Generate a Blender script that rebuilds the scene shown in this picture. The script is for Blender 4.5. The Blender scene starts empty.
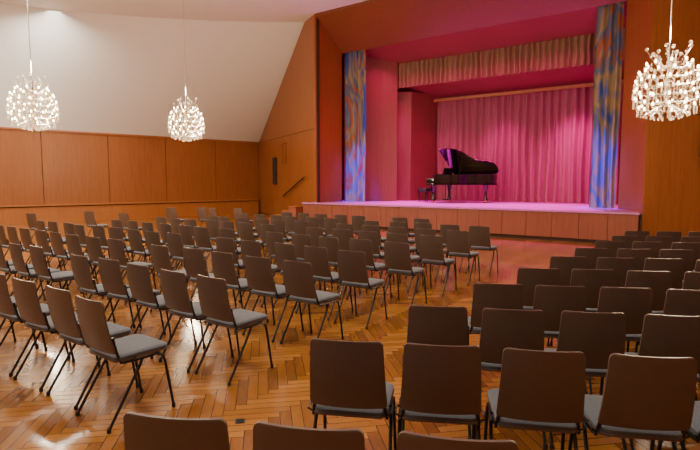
import bpy, bmesh, math, random
from mathutils import Vector, Matrix
random.seed(7)
SC = bpy.context.scene
COL = SC.collection

# ------------------------------------------------------------------ node helpers
class NT:
    def __init__(s, name):
        s.mat = bpy.data.materials.new(name); s.mat.use_nodes = True
        s.t = s.mat.node_tree; s.n = s.t.nodes; s.l = s.t.links
        s.b = s.n['Principled BSDF']
    def val(s, sock, v):
        if isinstance(v, bpy.types.NodeSocket): s.l.new(v, sock)
        else: sock.default_value = v
    def m(s, op, a, b=None, c=None):
        n = s.n.new('ShaderNodeMath'); n.operation = op
        s.val(n.inputs[0], a)
        if b is not None: s.val(n.inputs[1], b)
        if c is not None: s.val(n.inputs[2], c)
        return n.outputs[0]
    def mixf(s, f, a, b):
        n = s.n.new('ShaderNodeMix'); n.data_type = 'FLOAT'
        s.val(n.inputs[0], f); s.val(n.inputs[2], a); s.val(n.inputs[3], b)
        return n.outputs[0]
    def mixc(s, f, a, b, mode='MIX'):
        n = s.n.new('ShaderNodeMix'); n.data_type = 'RGBA'; n.blend_type = mode
        s.val(n.inputs[0], f)
        s.val(n.inputs[6], a if isinstance(a, bpy.types.NodeSocket) else (*a, 1))
        s.val(n.inputs[7], b if isinstance(b, bpy.types.NodeSocket) else (*b, 1))
        return n.outputs[2]
    def comb(s, x, y, z):
        n = s.n.new('ShaderNodeCombineXYZ')
        s.val(n.inputs[0], x); s.val(n.inputs[1], y); s.val(n.inputs[2], z)
        return n.outputs[0]
    def coord(s, which='Object'):
        return s.n.new('ShaderNodeTexCoord').outputs[which]
    def sep(s, v):
        n = s.n.new('ShaderNodeSeparateXYZ'); s.l.new(v, n.inputs[0]); return n.outputs
    def mapping(s, v, scale=(1,1,1), rot=(0,0,0)):
        n = s.n.new('ShaderNodeMapping'); s.l.new(v, n.inputs[0])
        n.inputs['Scale'].default_value = scale; n.inputs['Rotation'].default_value = rot
        return n.outputs[0]
    def noise(s, v, scale=5, detail=3, rough=.5, dist=0):
        n = s.n.new('ShaderNodeTexNoise'); s.l.new(v, n.inputs['Vector'])
        n.inputs['Scale'].default_value = scale; n.inputs['Detail'].default_value = detail
        n.inputs['Roughness'].default_value = rough; n.inputs['Distortion'].default_value = dist
        return n.outputs['Fac']
    def ramp(s, f, stops, interp='LINEAR'):
        n = s.n.new('ShaderNodeValToRGB'); s.l.new(f, n.inputs[0]); cr = n.color_ramp
        cr.interpolation = interp
        while len(cr.elements) < len(stops): cr.elements.new(.5)
        for e, (p, c) in zip(cr.elements, stops): e.position = p; e.color = (*c, 1)
        return n.outputs[0]
    def bump(s, h, strength=.2, dist=.01):
        n = s.n.new('ShaderNodeBump'); s.l.new(h, n.inputs['Height'])
        n.inputs['Strength'].default_value = strength; n.inputs['Distance'].default_value = dist
        s.l.new(n.outputs[0], s.b.inputs['Normal'])
    def set(s, **k):
        for a, v in k.items():
            nm = {'color':'Base Color','rough':'Roughness','metal':'Metallic','spec':'Specular IOR Level',
                  'coat':'Coat Weight','coatr':'Coat Roughness','trans':'Transmission Weight','ior':'IOR',
                  'em':'Emission Color','ems':'Emission Strength','sheen':'Sheen Weight'}[a]
            if isinstance(v, tuple): v = (*v, 1)
            s.val(s.b.inputs[nm], v)
        return s.mat

def plain(name, color, rough=.5, var=.12, scale=20, **k):
    t = NT(name)
    f = t.noise(t.coord(), scale, 3)
    c = t.mixc(f, tuple(x*(1-var) for x in color), tuple(min(1, x*(1+var)) for x in color))
    return t.set(color=c, rough=rough, **k)

def wood(name, a, b, rough=.38, zs=.5, coat=.15):
    t = NT(name); co = t.coord()
    f1 = t.noise(t.mapping(co, (9, 9, zs)), 2.2, 6, .6, .6)
    f2 = t.noise(t.mapping(co, (.35, .35, .15)), 1.5, 2)
    f3 = t.noise(t.mapping(co, (60, 60, 1.5)), 3, 2)
    f = t.m('ADD', t.m('MULTIPLY', f1, .6), t.m('ADD', t.m('MULTIPLY', f2, .3), t.m('MULTIPLY', f3, .15)))
    c = t.ramp(f, [(.3, a), (.72, b)])
    return t.set(color=c, rough=rough, coat=coat, coatr=.25)

M_wall = wood('wood_wall_veneer', (.23,.066,.012), (.38,.125,.026))
M_head = wood('wood_header_veneer', (.16,.052,.016), (.25,.084,.028))
M_trim = wood('wood_trim', (.32,.10,.018), (.45,.16,.034))
M_stagew = wood('wood_stage_front', (.22,.060,.030), (.33,.10,.055))
M_shell = wood('wood_stage_shell', (.22,.050,.042), (.33,.08,.075), coat=.05)
M_stagef = wood('stage_floor_magenta_tint', (.50,.16,.38), (.60,.22,.48), rough=.4)  # magenta of the stage light is put into the wood colour
M_gap = plain('shadow_gap_dark', (.035,.014,.006), .8)
M_plaster = plain('plaster_warm_white', (.88,.91,.90), .9, .02, 3)
M_ceil = plain('ceiling_paint', (.86,.88,.86), .9, .03, 3)

# herringbone parquet
def parquet():
    t = NT('herringbone_parquet'); co = t.sep(t.coord())
    w = .075; n = 6
    x = t.m('MULTIPLY', t.m('ADD', co[0], co[1]), .70711/w)
    y = t.m('MULTIPLY', t.m('SUBTRACT', co[1], co[0]), .70711/w)
    i = t.m('FLOOR', x); j = t.m('FLOOR', y)
    fx = t.m('SUBTRACT', x, i); fy = t.m('SUBTRACT', y, j)
    mm = t.m('FLOORED_MODULO', t.m('SUBTRACT', i, j), 2*n)
    h = t.m('LESS_THAN', mm, n-.5)
    ida = t.mixf(h, i, t.m('SUBTRACT', i, mm))
    idb = t.mixf(h, t.m('ADD', j, mm), j)
    al = t.mixf(h, t.m('ADD', t.m('SUBTRACT', 2*n-1, mm), fy), t.m('ADD', mm, fx))
    ac = t.mixf(h, fx, fy)
    e = t.m('MINIMUM', t.m('MINIMUM', ac, t.m('SUBTRACT', 1, ac)), t.m('MINIMUM', al, t.m('SUBTRACT', n, al)))
    gap = t.m('LESS_THAN', e, .04)
    wn = t.n.new('ShaderNodeTexWhiteNoise'); wn.noise_dimensions = '3D'
    t.l.new(t.comb(t.m('ADD', ida, .5), t.m('ADD', idb, .5), h), wn.inputs['Vector'])
    r = wn.outputs['Value']
    g = t.noise(t.comb(t.m('MULTIPLY', al, .5), t.m('MULTIPLY', ac, 5), t.m('MULTIPLY', r, 50)), 1.2, 4, .6)
    f = t.m('ADD', t.m('ADD', t.m('MULTIPLY', r, .34), t.m('MULTIPLY', h, .26)), t.m('MULTIPLY', g, .33))  # h term paints the gloss difference between plank directions as lighter colour
    c = t.ramp(f, [(.1, (.17,.058,.010)), (.45, (.31,.116,.019)), (.9, (.48,.205,.042))])
    c = t.mixc(t.m('MULTIPLY', gap, .82), c, (.045,.015,.004))
    t.set(color=c, rough=t.mixf(g, .18, .30), coat=.45, coatr=.09)
    t.bump(t.m('SUBTRACT', t.m('MULTIPLY', g, .15), gap), .12, .002)
    return t.mat
M_floor = parquet()

def curtain_mat(name, a, b):
    t = NT(name); f = t.noise(t.mapping(t.coord(), (6, 6, .6)), 2, 3)
    return t.set(color=t.mixc(f, a, b), rough=.85, sheen=.05)
M_curt = curtain_mat('stage_drape_pink_tint', (.34,.10,.13), (.46,.15,.18))  # beige drape; pink of the stage light is mixed into its colour
M_val = curtain_mat('valance_fabric', (.26,.16,.085), (.35,.22,.12))
def painted():
    t = NT('painted_proscenium_fabric')
    v = t.mapping(t.coord(), (.7, .7, .32), (.0, .35, 0))
    f = t.noise(v, 1.35, 2.0, .5, 1.2)
    c = t.ramp(f, [(0,(.03,.06,.38)),(.38,(.03,.08,.45)),(.43,(.16,.18,.26)),(.50,(.38,.28,.12)),(.56,(.10,.15,.28)),(.61,(.38,.11,.03)),(.66,(.30,.26,.20)),(.74,(.05,.11,.45))], 'EASE')
    return t.set(color=c, rough=.8)
M_paint = painted()

M_back = plain('chair_back_laminate', (.102,.064,.047), .38, .12, 30, spec=.5)
def fabric():
    t = NT('chair_seat_fabric'); f = t.noise(t.coord(), 260, 2)
    t.set(color=t.ramp(f, [(.3,(.045,.052,.064)),(.7,(.09,.102,.125))]), rough=.8, sheen=.3)
    t.bump(f, .3, .002); return t.mat
M_seat = fabric()
M_tube = plain('black_steel_tube', (.012,.012,.013), .32, .1, 10, metal=.3)
M_rubber = plain('rubber_foot', (.02,.02,.02), .8)
M_piano = plain('piano_black_lacquer', (.006,.006,.008), .07, .1, 5, coat=1.0, coatr=.03)
M_ivory = plain('piano_white_keys', (.8,.77,.7), .3, .04)
M_gold = plain('brass_gold', (.75,.5,.18), .3, .1, metal=1.0)
M_sound = wood('piano_soundboard', (.45,.23,.07), (.6,.33,.12))
M_leather = plain('bench_leather', (.012,.012,.014), .4)
M_dark = plain('dark_box_paint', (.03,.018,.013), .5)
M_chrome = plain('chandelier_chrome', (.8,.75,.68), .2, .05, metal=1.0)
t = NT('chandelier_bulb'); t.set(color=(1,.9,.7), em=(1,.68,.33), ems=40.0); M_bulb = t.mat
t = NT('chandelier_crystal_glow'); t.set(color=(1,.97,.92), rough=.03, trans=.97, ior=1.45, em=(1,.62,.26), ems=.35); M_cry = t.mat  # glass is no lamp; faint emission imitates bulb light caught in it

# ------------------------------------------------------------------ mesh helpers
def finish(bm, name, mats, parent=None, smooth=True, recalc=True, loc=None, angle=40):
    if recalc: bmesh.ops.recalc_face_normals(bm, faces=bm.faces)
    me = bpy.data.meshes.new(name); bm.to_mesh(me); bm.free()
    for m in mats: me.materials.append(m)
    if smooth:
        for p in me.polygons: p.use_smooth = True
        me.set_sharp_from_angle(angle=math.radians(angle))
    ob = bpy.data.objects.new(name, me); COL.objects.link(ob)
    if parent: ob.parent = parent
    if loc: ob.location = loc
    return ob

def box(bm, c, s, mi=0, rot=None, bevel=0):
    r = bmesh.ops.create_cube(bm, size=1)
    vs = r['verts']
    bmesh.ops.scale(bm, vec=s, verts=vs)
    if bevel:
        es = list({e for v in vs for e in v.link_edges})
        rb = bmesh.ops.bevel(bm, geom=es, offset=bevel, segments=2, affect='EDGES', profile=.6)
        vs = list({v for f in rb['faces'] for v in f.verts} | {v for v in vs if v.is_valid})
        allv = set(vs); stack = list(vs)
        while stack:
            v = stack.pop()
            for e in v.link_edges:
                o = e.other_vert(v)
                if o not in allv: allv.add(o); stack.append(o)
        vs = list(allv)
    if rot is not None: bmesh.ops.transform(bm, matrix=rot.to_4x4(), verts=vs)
    bmesh.ops.translate(bm, vec=c, verts=vs)
    for f in {f for v in vs for f in v.link_faces}: f.material_index = mi
    return vs

def tube(bm, pts, r, mi=0, seg=8, cap=True):
    pts = [Vector(p) for p in pts]; rings = []
    up = None
    for k, p in enumerate(pts):
        if k == 0: d = pts[1]-p
        elif k == len(pts)-1: d = p-pts[k-1]
        else: d = (pts[k+1]-p).normalized()+(p-pts[k-1]).normalized()
        d.normalize()
        if up is None:
            up = Vector((0,0,1)) if abs(d.z) < .9 else Vector((1,0,0))
        a = d.cross(up).normalized(); b = a.cross(d).normalized(); up = b
        rr = r[k] if isinstance(r, (list, tuple)) else r
        rings.append([bm.verts.new(p + rr*(math.cos(2*math.pi*q/seg)*a + math.sin(2*math.pi*q/seg)*b)) for q in range(seg)])
    for k in range(len(rings)-1):
        for q in range(seg):
            f = bm.faces.new((rings[k][q], rings[k][(q+1)%seg], rings[k+1][(q+1)%seg], rings[k+1][q])); f.material_index = mi
    if cap:
        for rg in (rings[0], rings[-1]):
            f = bm.faces.new(rg); f.material_index = mi

def ico(bm, c, r, mi=0, sub=1, sc=(1,1,1)):
    vs = bmesh.ops.create_icosphere(bm, subdivisions=sub, radius=r)['verts']
    bmesh.ops.scale(bm, vec=sc, verts=vs); bmesh.ops.translate(bm, vec=c, verts=vs)
    for f in {f for v in vs for f in v.link_faces}: f.material_index = mi

def lathe(bm, prof, c=(0,0,0), seg=16, mi=0):
    c = Vector(c); rings = []
    for r, z in prof:
        rings.append([bm.verts.new(c+Vector((max(r,1e-4)*math.cos(2*math.pi*q/seg), max(r,1e-4)*math.sin(2*math.pi*q/seg), z))) for q in range(seg)])
    for k in range(len(rings)-1):
        for q in range(seg):
            f = bm.faces.new((rings[k][q], rings[k][(q+1)%seg], rings[k+1][(q+1)%seg], rings[k+1][q])); f.material_index = mi
    for rg in (rings[0], rings[-1]): bm.faces.new(rg).material_index = mi

def prism(bm, pts, off, mi=0):
    off = Vector(off); a = [bm.verts.new(Vector(p)) for p in pts]; b = [bm.verts.new(Vector(p)+off) for p in pts]
    n = len(a); fs = [bm.faces.new(a), bm.faces.new(list(reversed(b)))]
    for k in range(n): fs.append(bm.faces.new((a[k], b[k], b[(k+1)%n], a[(k+1)%n])))
    for f in fs: f.material_index = mi

def wall_seg(bm, p0, p1, z0, z1, inward, back=.15, mi=1):
    i = Vector((inward[0], inward[1], 0)).normalized()
    prism(bm, [(p0[0],p0[1],z0),(p1[0],p1[1],z0),(p1[0],p1[1],z1),(p0[0],p0[1],z1)], -i*back, mi)

def panels(bm, p0, p1, z0, z1, n, inward, th=.03, gap=.025, mi=0):
    i = Vector((inward[0], inward[1], 0)).normalized()
    a = Vector((p0[0],p0[1],0)); b = Vector((p1[0],p1[1],0)); L = (b-a).length; d = (b-a)/L
    for k in range(n):
        s = a + d*(L*k/n+(gap/2 if k else 0)); e = a + d*(L*(k+1)/n-gap/2)
        prism(bm, [(s.x,s.y,z0),(e.x,e.y,z0),(e.x,e.y,z1),(s.x,s.y,z1)], i*th, mi)

# ------------------------------------------------------------------ key points of the hall
A2=(-24.1,-4.9); B=(-18.4,18.0); O=(-11.6,14.2); I=(-11.4,15.5)
OR=(-1.24,14.2); IR=(-1.96,15.5); RW=(3.0,16.4)
ZC=7.5; ZW=3.5; ST=.81; ZH=6.35

bm = bmesh.new(); box(bm, (-10.5,6.3,-.05), (30,23.4,.1)); finish(bm, 'floor', [M_floor], smooth=False)
bm = bmesh.new(); box(bm, (-10.5,5.5,ZC+.06), (30,21.6,.12)); finish(bm, 'ceiling', [M_ceil], smooth=False)
inw = (Vector(B)-Vector(A2)); inl = Vector((inw.y, -inw.x))
bm = bmesh.new()
wall_seg(bm, A2, B, 0, ZW, inl); panels(bm, A2, B, .05, ZW-.02, 10, inl)
finish(bm, 'wall_left', [M_wall, M_gap], smooth=False)
bm = bmesh.new(); i3 = Vector((inl.x, inl.y, 0)).normalized()
q0 = Vector((*A2,0))+i3*.031; q1 = Vector((*B,0))+i3*.031 - Vector((inw.x,inw.y,0)).normalized()*.2
prism(bm, [q0, q1, q1+Vector((0,0,.60)), q0+Vector((0,0,.60))], i3*.20, 0)
q0u = q0+Vector((0,0,.64)); q1u = q1+Vector((0,0,.64))
prism(bm, [q0u, q1u, q1u+Vector((0,0,.05)), q0u+Vector((0,0,.05))], i3*.25, 0)
prism(bm, [q0+Vector((0,0,.60)), q1+Vector((0,0,.60)), q1u, q0u], i3*.16, 1)
finish(bm, 'baseboard_left', [M_trim, M_gap], smooth=False)
bm = bmesh.new(); q0=Vector((*A2,ZW-.02))+i3*.0; q1=Vector((*B,ZW-.02))
prism(bm, [q0,q1,q1+Vector((0,0,.06)),q0+Vector((0,0,.06))], i3*.08, 0); finish(bm,'trim_1',[M_trim],smooth=False)
# sloped plaster (ruled, smooth)
C3=Vector((-12.5,14.7,ZC+.02)); D2=Vector((-22.6,-5,ZC+.02)); D3=Vector((-19.5,7.3,ZC+.02))
Bb=Vector((B[0],B[1],ZW)); Ab=Vector((A2[0],A2[1],ZW))
bm = bmesh.new(); N=28; g=[]
for k in range(N+1):
    s=k/N; bot=Ab.lerp(Bb,s)
    ctl = (D3*1.0 - D2*.2025 - C3*.3025)/.495
    top = D2*(1-s)**2 + ctl*2*s*(1-s) + C3*s*s
    g.append([bm.verts.new(bot.lerp(top, r/8)) for r in range(9)])
for k in range(N):
    for r in range(8): bm.faces.new((g[k][r],g[k][r+1],g[k+1][r+1],g[k+1][r]))
finish(bm, 'wall_upper_left', [M_plaster], angle=180)
# left wing
bm = bmesh.new()
dw = (Vector(B)-Vector(O)); inn = Vector((-dw.y, dw.x))
if inn.y > 0: inn = -inn
i3w = Vector((inn.x,inn.y,0)).normalized()
prism(bm, [(O[0],O[1],0),(B[0],B[1],0),(B[0],B[1],ZW),C3,(O[0],O[1],ZC)], -i3w*.15, 1)
def W(s, z):
    p = Vector(O)+(Vector(B)-Vector(O))*s; return (p.x,p.y,z)
sC = .9/6.8
for s0,s1 in ((.0,.36),(.363,.68),(.683,.985)):
    prism(bm, [W(s0,.02),W(s1,.02),W(s1,ZW-.02),W(s0,ZW-.02)], i3w*.03, 0)
prism(bm, [W(.0,ZW+.0),W(.985,ZW+.0),W(sC,ZC-.02),W(.0,ZC-.02)], i3w*.03, 0)
finish(bm, 'wall_wing_left', [M_wall, M_gap], smooth=False)
# right wing
bm = bmesh.new()
wall_seg(bm, OR, RW, 0, ZC, (.46,-1)); panels(bm, OR, RW, .02, 3.15, 3, (.46,-1)); panels(bm, OR, RW, 3.17, ZC-.02, 2, (.46,-1))
finish(bm, 'wall_wing_right', [M_wall, M_gap], smooth=False)
bm = bmesh.new(); wall_seg(bm,(3,16.4),(3,-5),0,ZC,(-1,0)); panels(bm,(3,16.3),(3,-5),.02,3.15,9,(-1,0)); panels(bm,(3,16.3),(3,-5),3.18,ZC-.02,9,(-1,0))
finish(bm,'wall_right',[M_wall,M_gap],smooth=False)
bm = bmesh.new(); wall_seg(bm,(-24.2,-5),(3,-5),0,ZC,(0,1)); panels(bm,(-24,-5),(3,-5),.02,ZW,12,(0,1))
finish(bm,'wall_back',[M_wall,M_plaster],smooth=False)
bm = bmesh.new()
prism(bm, [(O[0]+.012,O[1]-.02,0),(I[0],I[1],0),(I[0],I[1],ZH),(O[0]+.012,O[1]-.02,ZC-.1)], (-.1,.02,0), 0)
finish(bm,'wall_proscenium_left',[M_wall],smooth=False)
bm = bmesh.new()
prism(bm, [(OR[0]-.012,OR[1]-.02,0),(IR[0],IR[1],0),(IR[0],IR[1],ZH),(OR[0]-.012,OR[1]-.02,ZC-.1)], (.1,.04,0), 0)
finish(bm,'wall_proscenium_right',[M_wall],smooth=False)
bm = bmesh.new()
prism(bm, [(O[0],O[1],ZC-.1),(OR[0],OR[1],ZC-.1),(IR[0],IR[1],ZH),(I[0],I[1],ZH)], (0,.05,.1), 0)
prism(bm, [(O[0],O[1],ZC-.1),(OR[0],OR[1],ZC-.1),(OR[0],OR[1],ZC),(O[0],O[1],ZC)], (0,.1,0), 0)
finish(bm,'wall_proscenium_header',[M_head],smooth=False)

# ------------------------------------------------------------------ stage
bm = bmesh.new()
SX0,SX1,SY=-12.0,-1.3,13.9
prism(bm, [(SX0,SY+.05,.0),(SX1,SY+.05,.0),(SX1,14.17,.0),(SX0,14.17,.0)], (0,0,ST-.05), 1)
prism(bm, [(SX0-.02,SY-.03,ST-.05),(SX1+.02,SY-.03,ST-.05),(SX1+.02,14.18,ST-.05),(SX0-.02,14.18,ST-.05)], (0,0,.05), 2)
panels(bm, (SX0,SY+.05),(SX1,SY+.05), .09, ST-.06, 16, (0,-1), th=.04, gap=.010, mi=0)
finish(bm,'stage_platform',[M_stagew,M_gap,M_stagef],smooth=False)
bm = bmesh.new()
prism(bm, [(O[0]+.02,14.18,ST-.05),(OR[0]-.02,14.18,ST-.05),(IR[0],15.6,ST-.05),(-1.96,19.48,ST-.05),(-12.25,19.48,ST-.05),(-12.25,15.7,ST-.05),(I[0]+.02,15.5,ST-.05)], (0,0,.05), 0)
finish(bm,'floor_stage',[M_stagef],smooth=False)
# steps
bm = bmesh.new()
for k in range(4):
    h=ST-.162*(k+1)
    box(bm, (SX0-.03-.17-.34*k, 13.95, h/2), (.34,.8,h), 0)
    box(bm, (SX0-.03-.17-.34*k, 13.95, h+.012), (.37,.84,.024), 1, bevel=.006)
finish(bm,'stage_steps',[M_stagew,M_trim],smooth=False)
# handrail on wing
bm = bmesh.new()
a=Vector(W(.12,1.75))+i3w*.12; b=Vector(W(.46,.95))+i3w*.12
tube(bm,[a,b],.025)
for tt in (.1,.5,.9):
    p=a.lerp(b,tt); tube(bm,[p, p-i3w*.09-Vector((0,0,.04))],.012)
finish(bm,'handrail',[M_dark])
ang=math.atan2(dw.y,dw.x); R=Matrix.Rotation(ang,3,'Z')
s,z0,z1,w=.62,1.45,2.65,.34
bm=bmesh.new(); p=Vector(W(s,(z0+z1)/2))+i3w*.09
box(bm,p,(w,.12,z1-z0),0,R,.01)
for k in range(7): box(bm,p+i3w*.062+Vector((0,0,(k-3)*(z1-z0)/8.5)),(w*.8,.012,.02),1,R)
finish(bm,'wall_speaker',[M_dark,M_tube],smooth=False)
s,z0,z1,w=.46,2.35,3.2,.5
bm=bmesh.new(); p=Vector(W(s,(z0+z1)/2))+i3w*.04
for dz in (-.5,.5): box(bm,p+Vector((0,0,dz*(z1-z0))),(w,.03,.04),0,R)
ax=R@Vector((1,0,0))
for dx in (-.5,.5): box(bm,p+ax*dx*w,(.04,.03,z1-z0),0,R)
for k in range(9): box(bm,p+Vector((0,0,(k-4)*(z1-z0)/9.5)),(w-.03,.02,.045),1,R)
finish(bm,'ventilation_grille',[M_head,M_wall],smooth=False)
bm=bmesh.new(); box(bm,(-.02,14.62,2.45),(.3,.16,.62),0,bevel=.012); box(bm,(-.02,14.53,2.45),(.24,.01,.54),1); finish(bm,'wall_speaker',[M_dark,M_tube],smooth=False)

# stage house shell
def vp(bm,p0,p1,z0,z1,off,mi=0): prism(bm,[(p0[0],p0[1],z0),(p1[0],p1[1],z0),(p1[0],p1[1],z1),(p0[0],p0[1],z1)],off,mi)
bm = bmesh.new(); vp(bm,(-11.45,15.75),(-9.85,17.0),ST,6.3,(-.08,.08,0))
finish(bm,'wall_stage_side_front',[M_shell],smooth=False)
bm = bmesh.new(); vp(bm,(-10.35,17.4),(-9.65,17.75),ST,5.1,(-.05,.08,0)); vp(bm,(-9.65,17.75),(-9.16,19.1),ST,5.1,(-.08,.02,0))
finish(bm,'wall_stage_side_rear',[M_shell],smooth=False)
bm = bmesh.new(); vp(bm,(-1.95,15.6),(-1.95,19.4),ST,6.6,(.1,0,0)); finish(bm,'wall_stage_right',[M_shell],smooth=False)
bm = bmesh.new(); vp(bm,(-12.3,19.5),(-1.9,19.5),ST,6.6,(0,.1,0)); finish(bm,'wall_stage_rear',[M_shell],smooth=False)
bm = bmesh.new(); vp(bm,(-12.3,15.7),(-12.3,19.5),ST,6.6,(-.1,0,0)); finish(bm,'wall_stage_left',[M_shell],smooth=False)
bm = bmesh.new()
prism(bm,[(-12.3,15.55,6.5),(-1.95,15.55,6.5),(-1.95,17.15,6.05),(-12.3,17.15,6.05)],(0,.02,.08),0)
finish(bm,'ceiling_stage_front',[M_shell],smooth=False)
bm = bmesh.new()
prism(bm,[(-12.3,17.3,5.35),(-1.95,17.3,5.35),(-1.95,19.5,4.85),(-12.3,19.5,4.85)],(0,.02,.08),0)
finish(bm,'ceiling_stage_rear',[M_shell],smooth=False)
bm = bmesh.new(); box(bm,(-5.6,18.72,4.82),(7.1,.06,.12),0,bevel=.01); finish(bm,'curtain_rail',[M_trim],smooth=False)

def drape(name, x0,x1,y,z0,z1,mat,wl=.22,amp=.06,jit=.3):
    bm=bmesh.new(); n=int((x1-x0)/wl*10); rows=5; g=[]
    rnd=[random.uniform(-1,1) for _ in range(200)]
    for k in range(n+1):
        x=x0+(x1-x0)*k/n; ph=(x-x0)/wl*2*math.pi
        c=int((x-x0)/wl); s=math.sin(ph+jit*rnd[c%200])*amp*(1+.35*rnd[(c*3)%200])
        g.append([bm.verts.new((x+ .015*math.sin(r*1.3+k*.11), y+s*(1-.25*r/rows)+.01*rnd[(c+r)%200], z0+(z1-z0)*r/rows)) for r in range(rows+1)])
    for k in range(n):
        for r in range(rows): bm.faces.new((g[k][r],g[k+1][r],g[k+1][r+1],g[k][r+1]))
    return finish(bm,name,[mat],angle=180,recalc=False)
drape('rear_stage_curtain',-9.12,-2.05,19.02,ST+.01,4.86,M_curt,.28,.11)
drape('stage_valance',-12.0,-2.05,17.08,5.15,6.06,M_val,.19,.08)
drape('painted_proscenium_curtain',-11.34,-10.42,15.68,ST+.01,6.45,M_paint,.23,.08)
drape('painted_proscenium_curtain',-2.72,-2.06,15.68,ST+.01,6.45,M_paint,.2,.07)

# ------------------------------------------------------------------ piano
def grand_piano(loc, rz):
    root=bpy.data.objects.new('grand_piano',None); COL.objects.link(root); root.location=loc; root.rotation_euler=(0,0,rz)
    L=2.15
    def bez(p0,p1,p2,p3,n):
        out=[]
        for k in range(n+1):
            s=k/n; out.append(tuple(((1-s)**3*p0[q]+3*(1-s)**2*s*p1[q]+3*(1-s)*s*s*p2[q]+s**3*p3[q]) for q in range(2)))
        return out
    curve = bez((.78,-.74),(1.25,-.74),(1.25,-.02),(1.75,.0),12)+bez((1.75,.0),(2.0,.02),(L,.12),(L,.38),6)[1:]+bez((L,.38),(L,.62),(L-.12,.74),(1.85,.74),6)[1:]
    out=[(.30,-.74)]+curve+[(.30,.74)]
    def inset(p,d=.035):
        c=(1.0,.2); v=Vector((c[0]-p[0],c[1]-p[1])); return tuple(Vector(p)+v.normalized()*d)
    bm=bmesh.new()
    prism(bm,[(x,y,.64) for x,y in out],(0,0,.05),0)
    inn=[inset(p) for p in out]
    n=len(out)
    ov0=[bm.verts.new((x,y,.64)) for x,y in out]; ov1=[bm.verts.new((x,y,1.0)) for x,y in out]
    iv0=[bm.verts.new((x,y,.69)) for x,y in inn]; iv1=[bm.verts.new((x,y,1.0)) for x,y in inn]
    for k in range(n):
        q=(k+1)%n
        bm.faces.new((ov0[k],ov0[q],ov1[q],ov1[k])); bm.faces.new((ov1[k],ov1[q],iv1[q],iv1[k])); bm.faces.new((iv1[k],iv1[q],iv0[q],iv0[k]))
    box(bm,(.15,0,.665),(.32,1.48,.07),0,bevel=.008)
    for s in (-1,1): box(bm,(.15,s*.705,.78),(.32,.07,.20),0,bevel=.015)
    box(bm,(.005,0,.715),(.03,1.36,.05),0,bevel=.006)
    box(bm,(.29,0,.86),(.03,1.36,.22),0,Matrix.Rotation(.12,3,'Y'),.006)
    for x,y in ((.22,-.6),(.22,.6),(1.78,.38)):
        lathe(bm,[(.075,.0),(.075,.06),(.045,.1),(.05,.3),(.085,.5),(.09,.55)],(x,y,.09),8)
    for s in (-.1,.1): tube(bm,[(.42,s,.64),(.46,s*1.3,.4),(.42,s*.9,.12)],.014)
    box(bm,(.42,0,.11),(.16,.28,.05),0,bevel=.008)
    tube(bm,[(.44,0,.64),(.75,0,.5),(.46,0,.14)],.008)
    box(bm,(.48,0,1.13),(.02,.72,.24),0,Matrix.Rotation(.25,3,'Y'),.005)
    box(bm,(.44,0,1.015),(.2,1.3,.02),0)
    finish(bm,'rim_and_case',[M_piano],root)
    bm=bmesh.new()
    for x,y in ((.22,-.6),(.22,.6),(1.78,.38)):
        tube(bm,[(x-.015,y,.045),(x+.015,y,.045)],.045,0,12); tube(bm,[(x,y,.05),(x,y,.1)],.02,0)
    for s in (-.07,0,.07): box(bm,(.31,s,.07),(.1,.025,.012),0)
    tube(bm,[(.95,-.2,.74),(1.9,.45,.74)],.02,0)
    for k in range(9): tube(bm,[(.5,-.6+k*.13,.80),(min(1.95,1.1+k*.12),-.22+k*.09,.80)],.004,0,4)
    finish(bm,'brass_fittings',[M_gold],root)
    bm=bmesh.new(); prism(bm,[(x,y,.70) for x,y in [inset(p,.06) for p in out]],(0,0,.02),0); finish(bm,'soundboard',[M_sound],root,smooth=False)
    bm=bmesh.new()
    for k in range(52): box(bm,(.10,-.65+1.3*(k+.5)/52,.735),(.15,.0235,.02),0)
    finish(bm,'white_keys',[M_ivory],root,smooth=False)
    bm=bmesh.new()
    for k in range(51):
        if k%7 in (0,1,3,4,5): box(bm,(.13,-.65+1.3*(k+1)/52,.75),(.09,.012,.02),0)
    finish(bm,'black_keys',[M_piano],root,smooth=False)
    a=math.radians(36); Rr=Matrix.Rotation(-a,4,'X')
    Tm=Matrix.Translation((0,.75,1.01))@Rr@Matrix.Translation((0,-.75,-1.01))
    bm=bmesh.new()
    lid=[(.33,-.77),(.8,-.77)]+[(x+.02,min(.75,y-.03 if y<.4 else y+.01)) for x,y in curve[2:]]+[(.33,.75)]
    prism(bm,[(x,y,1.01) for x,y in lid],(0,0,.025),0)
    box(bm,(.50,-.01,1.05),(.32,1.5,.022),0,bevel=.004)
    bmesh.ops.transform(bm,matrix=Tm,verts=bm.verts)
    finish(bm,'lid',[M_piano],root)
    bm=bmesh.new(); top=Tm@Vector((1.15,-.40,1.01)); tube(bm,[(1.1,-.35,.99),top],.013); finish(bm,'lid_prop',[M_piano],root)
    return root
P=grand_piano((-8.2,17.1,ST),math.radians(-4))
def bench(loc,rz):
    bm=bmesh.new()
    box(bm,(0,0,.47),(.36,.72,.09),1,bevel=.025)
    box(bm,(0,0,.395),(.34,.70,.06),0,bevel=.005)
    for x in (-.14,.14):
        for y in (-.31,.31): tube(bm,[(x,y,.40),(x,y,0)],[.026,.018],0,8)
    ob=finish(bm,'piano_bench',[M_piano,M_leather]); ob.location=loc; ob.rotation_euler=(0,0,rz); return ob
bench((-8.62,17.15,ST),math.radians(-4))

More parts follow.
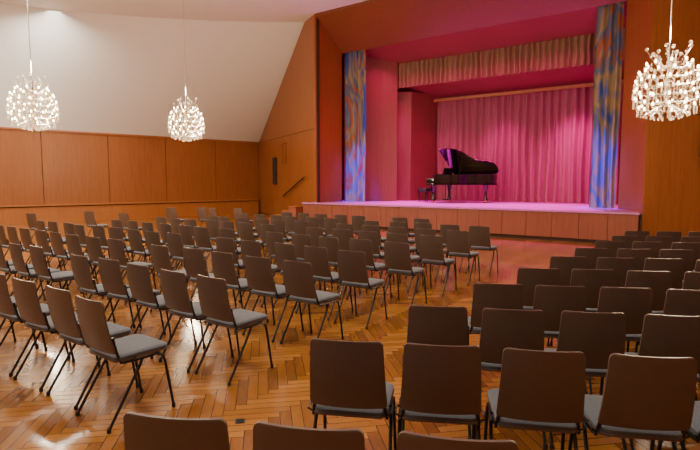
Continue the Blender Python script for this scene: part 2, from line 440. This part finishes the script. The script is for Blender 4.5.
# ------------------------------------------------------------------ chair
def chair_mesh():
    bm=bmesh.new()
    H=.345; rc=.022
    zs=[0,.002,.006,.012,.022,.08,.14,.205,.265,H-.022,H-.012,H-.006,H-.002,H]
    nx,nz=10,len(zs)-1; th=.012; F=[];Bk=[]
    for zz in zs:
        v=zz/H; z=.475+zz; yb=.062-.062*v-.012*math.sin(v*math.pi)
        hw=.188-.018*v
        dz=min(zz,H-zz)
        if dz<rc: hw-= rc-math.sqrt(max(0,rc*rc-(rc-dz)**2))
        fr=[];bk=[]
        for c in range(nx+1):
            u=c/nx*2-1; x=u*hw; y=yb+.020*(u*u)-.012
            fr.append(bm.verts.new((x,y+th,z))); bk.append(bm.verts.new((x,y,z)))
        F.append(fr);Bk.append(bk)
    for r in range(nz):
        for c in range(nx):
            bm.faces.new((F[r][c],F[r][c+1],F[r+1][c+1],F[r+1][c])); bm.faces.new((Bk[r][c+1],Bk[r][c],Bk[r+1][c],Bk[r+1][c+1]))
        for c in (0,nx): bm.faces.new((F[r][c],F[r+1][c],Bk[r+1][c],Bk[r][c]))
    for r in (0,nz):
        for c in range(nx): bm.faces.new((F[r][c],F[r][c+1],Bk[r][c+1],Bk[r][c]))
    for f in bm.faces: f.material_index=0
    def rr(y0,y1,w0,w1,rad):
        pts=[]
        for (cx,cy,a0) in ((w1-rad,y1-rad,0),(-w1+rad,y1-rad,90),(-w0+rad,y0+rad,180),(w0-rad,y0+rad,270)):
            for k in range(5):
                a=math.radians(a0+k*22.5); pts.append((cx+rad*math.cos(a),cy+rad*math.sin(a)))
        return pts
    def slab(levels,mi):
        rings=[[bm.verts.new((x,y,z)) for x,y in rr(.075+i,.455-i,.185-i,.195-i,.045)] for z,i in levels]
        n=len(rings[0])
        for a,b in zip(rings,rings[1:]):
            for k in range(n):
                f=bm.faces.new((a[k],a[(k+1)%n],b[(k+1)%n],b[k])); f.material_index=mi
        bm.faces.new(rings[0]).material_index=mi; bm.faces.new(rings[-1]).material_index=mi
    slab([(.418,.004),(.422,0),(.430,0)],0)
    slab([(.430,.004),(.448,.002),(.456,.010),(.460,.03)],1)
    r=.0095
    for s in (-1,1):
        x=s*.160
        tube(bm,[(x,.073,.58),(x,.080,.54),(s*.170,.090,.48),(s*.182,.11,.412),(s*.188,.20,.407),(s*.190,.35,.407),(s*.191,.395,.39),(s*.193,.412,.34),(s*.200,.462,.015)],r,2)
        tube(bm,[(s*.190,.25,.405),(s*.193,.225,.36),(s*.200,.005,.015)],r,2)
        for y in (.462,.005): lathe(bm,[(.0125,0),(.0135,.004),(.0125,.03)],(s*.200,y,0),8,3)
        tube(bm,[(s*.188,.10,.430),(s*.206,.09,.445),(s*.209,.13,.448),(s*.205,.19,.445),(s*.188,.20,.430)],.005,2,6)
    tube(bm,[(-.188,.37,.407),(.188,.37,.407)],.009,2); tube(bm,[(-.186,.14,.407),(.186,.14,.407)],.009,2)
    bmesh.ops.recalc_face_normals(bm,faces=bm.faces)
    me=bpy.data.meshes.new('stacking_chair'); bm.to_mesh(me); bm.free()
    for m in (M_back,M_seat,M_tube,M_rubber): me.materials.append(m)
    for p in me.polygons: p.use_smooth=True
    me.set_sharp_from_angle(angle=math.radians(40))
    return me
CH=chair_mesh()
def chair(x,y,rz,j=.012):
    ob=bpy.data.objects.new('stacking_chair',CH); COL.objects.link(ob)
    ob.location=(x,y,0); ob.rotation_euler=(0,0,rz+random.gauss(0,j))
imax=[9,9,13,14,12,12,11,11,10]
for j in range(0,9):
    ry=random.gauss(0,.02)
    for i in range(0,18):
        if i==5 or i>imax[j]: continue
        if j==8 and i<3: continue
        x=-3.06-.52*i+random.gauss(0,.018)-(.05 if j==0 else 0); y=1.56+.925*j+random.gauss(0,.025)+ry
        chair(x,y,0,.03)
for x,y,r in ((-12.6,6.4,.2),(-11.2,6.5,.1),(-12.5,8.7,.3),(-11.9,9.3,.1),(-11.3,9.2,-.1),(-12.9,5.2,.2),(-10.7,9.6,0)):
    chair(x,y,r)
yaw=math.radians(35.4)
def toW(R,F): return (-math.sin(yaw)*F+math.cos(yaw)*R, math.cos(yaw)*F+math.sin(yaw)*R)
a_=( .43,-.068); b_=(.113,.72)
for k in range(-1,9):
    for i in range(6):
        Rr=-.02+k*(a_[0]+b_[0])+i*a_[0]; F=2.25+k*(a_[1]+b_[1])+i*a_[1]
        if k==-1: F-=.10
        x,y=toW(Rr,F)
        if k==-1 and i>2: continue
        chair(x+random.gauss(0,.004),y+random.gauss(0,.010),math.radians(26.4))
for Rr,F,s in ((-.715,3.13,.062),(.898,2.81,.07)):
    x,y=toW(Rr,F); bm=bmesh.new(); rt=Matrix.Rotation(math.radians(45),3,'Z'); box(bm,(x,y,.002),(s,s,.004),0,rt,.001); box(bm,(x,y,.004),(s*.75,s*.75,.003),1,rt); finish(bm,'floor_socket_cover',[M_dark,M_tube],smooth=False)

# ------------------------------------------------------------------ chandeliers
def chandelier(x,y,z):
    root=bpy.data.objects.new('crystal_chandelier',None); COL.objects.link(root); root.location=(x,y,z)
    bm=bmesh.new(); gl=bmesh.new(); bl=bmesh.new()
    tube(bm,[(0,0,-.38),(0,0,.45)],.02); tube(bm,[(0,0,.4),(0,0,ZC-z)],.009,0,6)
    lathe(bm,[(.01,ZC-z-.10),(.05,ZC-z-.08),(.08,ZC-z-.001)],(0,0,0),16)
    for zc,rc in ((.22,.14),(0,.16),(-.22,.13)): lathe(bm,[(.02,zc-.02),(rc*.4,zc-.015),(rc*.4,zc+.015),(.02,zc+.02)],(0,0,0),14)
    for t_,(zc,rad,n) in enumerate(((.24,.30,9),(.12,.39,12),(-.01,.43,13),(-.14,.44,13),(-.27,.43,13),(-.40,.37,11))):
        for k in range(n):
            a=2*math.pi*(k+.5*(t_%2))/n; c,s=math.cos(a),math.sin(a)
            tube(bm,[(.04*c,.04*s,zc-.04),(rad*.6*c,rad*.6*s,zc-.05),(rad*c,rad*s,zc)],.005,0,5)
            lathe(bm,[(.010,zc-.01),(.018,zc+.0),(.018,zc+.012)],(rad*c,rad*s,0),8)
            ico(bl,(rad*c,rad*s,zc+.035),.015,0,2,(1,1,1.9))
            for q in range(2):
                aa=a+(.5*math.pi/n)*(q*2-1); rr=rad+.02
                tube(bm,[(rr*math.cos(aa),rr*math.sin(aa),zc+.01),(rr*math.cos(aa),rr*math.sin(aa),zc-.10)],.0015,0,4)
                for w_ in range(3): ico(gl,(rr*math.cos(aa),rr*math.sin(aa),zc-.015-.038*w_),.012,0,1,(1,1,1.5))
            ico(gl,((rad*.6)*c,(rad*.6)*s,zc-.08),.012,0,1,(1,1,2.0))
    for k in range(14):
        a=2*math.pi*k/14; rad=.15+.15*(k%2); h=.37+.13*((k*5)%3)/2
        tube(bm,[(rad*.4*math.cos(a),rad*.4*math.sin(a),.2),(rad*math.cos(a),rad*math.sin(a),h)],.003,0,5)
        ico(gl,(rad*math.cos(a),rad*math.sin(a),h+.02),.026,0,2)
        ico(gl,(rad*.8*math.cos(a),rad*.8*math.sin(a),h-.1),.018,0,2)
    for rad,zc,n in ((.30,-.49,14),(.20,-.52,10),(.10,-.54,6)):
        for k in range(n):
            a=2*math.pi*k/n
            tube(bm,[(rad*math.cos(a),rad*math.sin(a),zc),(.05*math.cos(a),.05*math.sin(a),-.34)],.002,0,4)
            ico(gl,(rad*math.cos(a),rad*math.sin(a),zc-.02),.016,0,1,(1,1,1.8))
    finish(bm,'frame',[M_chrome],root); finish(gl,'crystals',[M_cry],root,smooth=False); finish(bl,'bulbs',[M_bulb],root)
    for nm,zz,e in (('bulb_light',-.85,160),('bulb_uplight',.75,150)):
        ld=bpy.data.lights.new(nm,'POINT'); ld.energy=e; ld.color=(1,.80,.56); ld.shadow_soft_size=.2
        lo=bpy.data.objects.new(nm,ld); COL.objects.link(lo); lo.parent=root; lo.location=(.12,0,zz)
chandelier(-11.5,4.8,3.20); chandelier(-11.4,8.5,3.22); chandelier(-.56,9.17,3.08)

# ------------------------------------------------------------------ lights
def area(name,loc,rot,sx,sy,e,col,spread=180):
    d=bpy.data.lights.new(name,'AREA'); d.shape='RECTANGLE'; d.size=sx; d.size_y=sy; d.energy=e; d.color=col; d.spread=math.radians(spread)
    o=bpy.data.objects.new(name,d); COL.objects.link(o); o.location=loc; o.rotation_euler=rot
def spot(name,loc,tgt,e,col,ang=50,blend=.6,r=.15):
    d=bpy.data.lights.new(name,'SPOT'); d.energy=e; d.color=col; d.spot_size=math.radians(ang); d.spot_blend=blend; d.shadow_soft_size=r
    o=bpy.data.objects.new(name,d); COL.objects.link(o); o.location=loc
    o.rotation_euler=(Vector(tgt)-Vector(loc)).to_track_quat('-Z','Y').to_euler()
warm=(1,.91,.76)
for x in (-18,-12.5,-7,-1.5):
    for y in (-1.5,3.2,8.0):
        e=190
        if y>7 and x>-10: e=75
        if x<-15: e=240
        area('ceiling_fill',(x,y,7.44),(0,0,0),1.6,1.6,e,warm,150 if y>7 else 180)  # unseen area lamps added under the ceiling as general hall fill
area('stage_wash',(-6.7,15.98,6.15),(math.radians(3),0,0),7.2,.3,130,(1,.0,.35),130)
for x in (-9.6,-7.6,-5.5,-3.4):
    spot('overhead_stage_spot',(x,17.45,5.2),(x+.1,15.8,ST),1900,(1,.0,.80),66,.7)
spot('overhead_stage_spot',(-3.6,17.5,5.1),(-3.9,19,1.2),1000,(1,.0,.62),66,1.0)
spot('overhead_stage_spot',(-6.3,17.5,5.1),(-6.3,19,1.0),500,(1,.0,.60),66,1.0)
spot('overhead_stage_spot',(-8.4,17.5,5.1),(-8.6,19,1.0),110,(1,.0,.5),66,1.0)
for x in (-10.0,-8.3,-6.5,-4.7,-3.0): spot('front_of_house_spot',(x,11.8,7.35),(x,14.1,.8),600,(1,.0,.60),20,1.0)
for x in (-10.9,-2.4): spot('blue_stage_spot',(x+(1.2 if x<-6 else -1.0),13.0,6.8),(x,15.7,1.3),7500,(.03,.02,1),20,.9)
w=bpy.data.worlds.new('hall_world'); SC.world=w; w.use_nodes=True
w.node_tree.nodes['Background'].inputs[0].default_value=(1,.85,.7,1); w.node_tree.nodes['Background'].inputs[1].default_value=.15

# ------------------------------------------------------------------ camera
cd=bpy.data.cameras.new('camera'); cd.sensor_width=36; cd.lens=500/700*36; cd.clip_end=200
co=bpy.data.objects.new('camera',cd); COL.objects.link(co); co.location=(0,0,1.55)
co.rotation_euler=(math.radians(90-4.91),0,yaw)
SC.camera=co
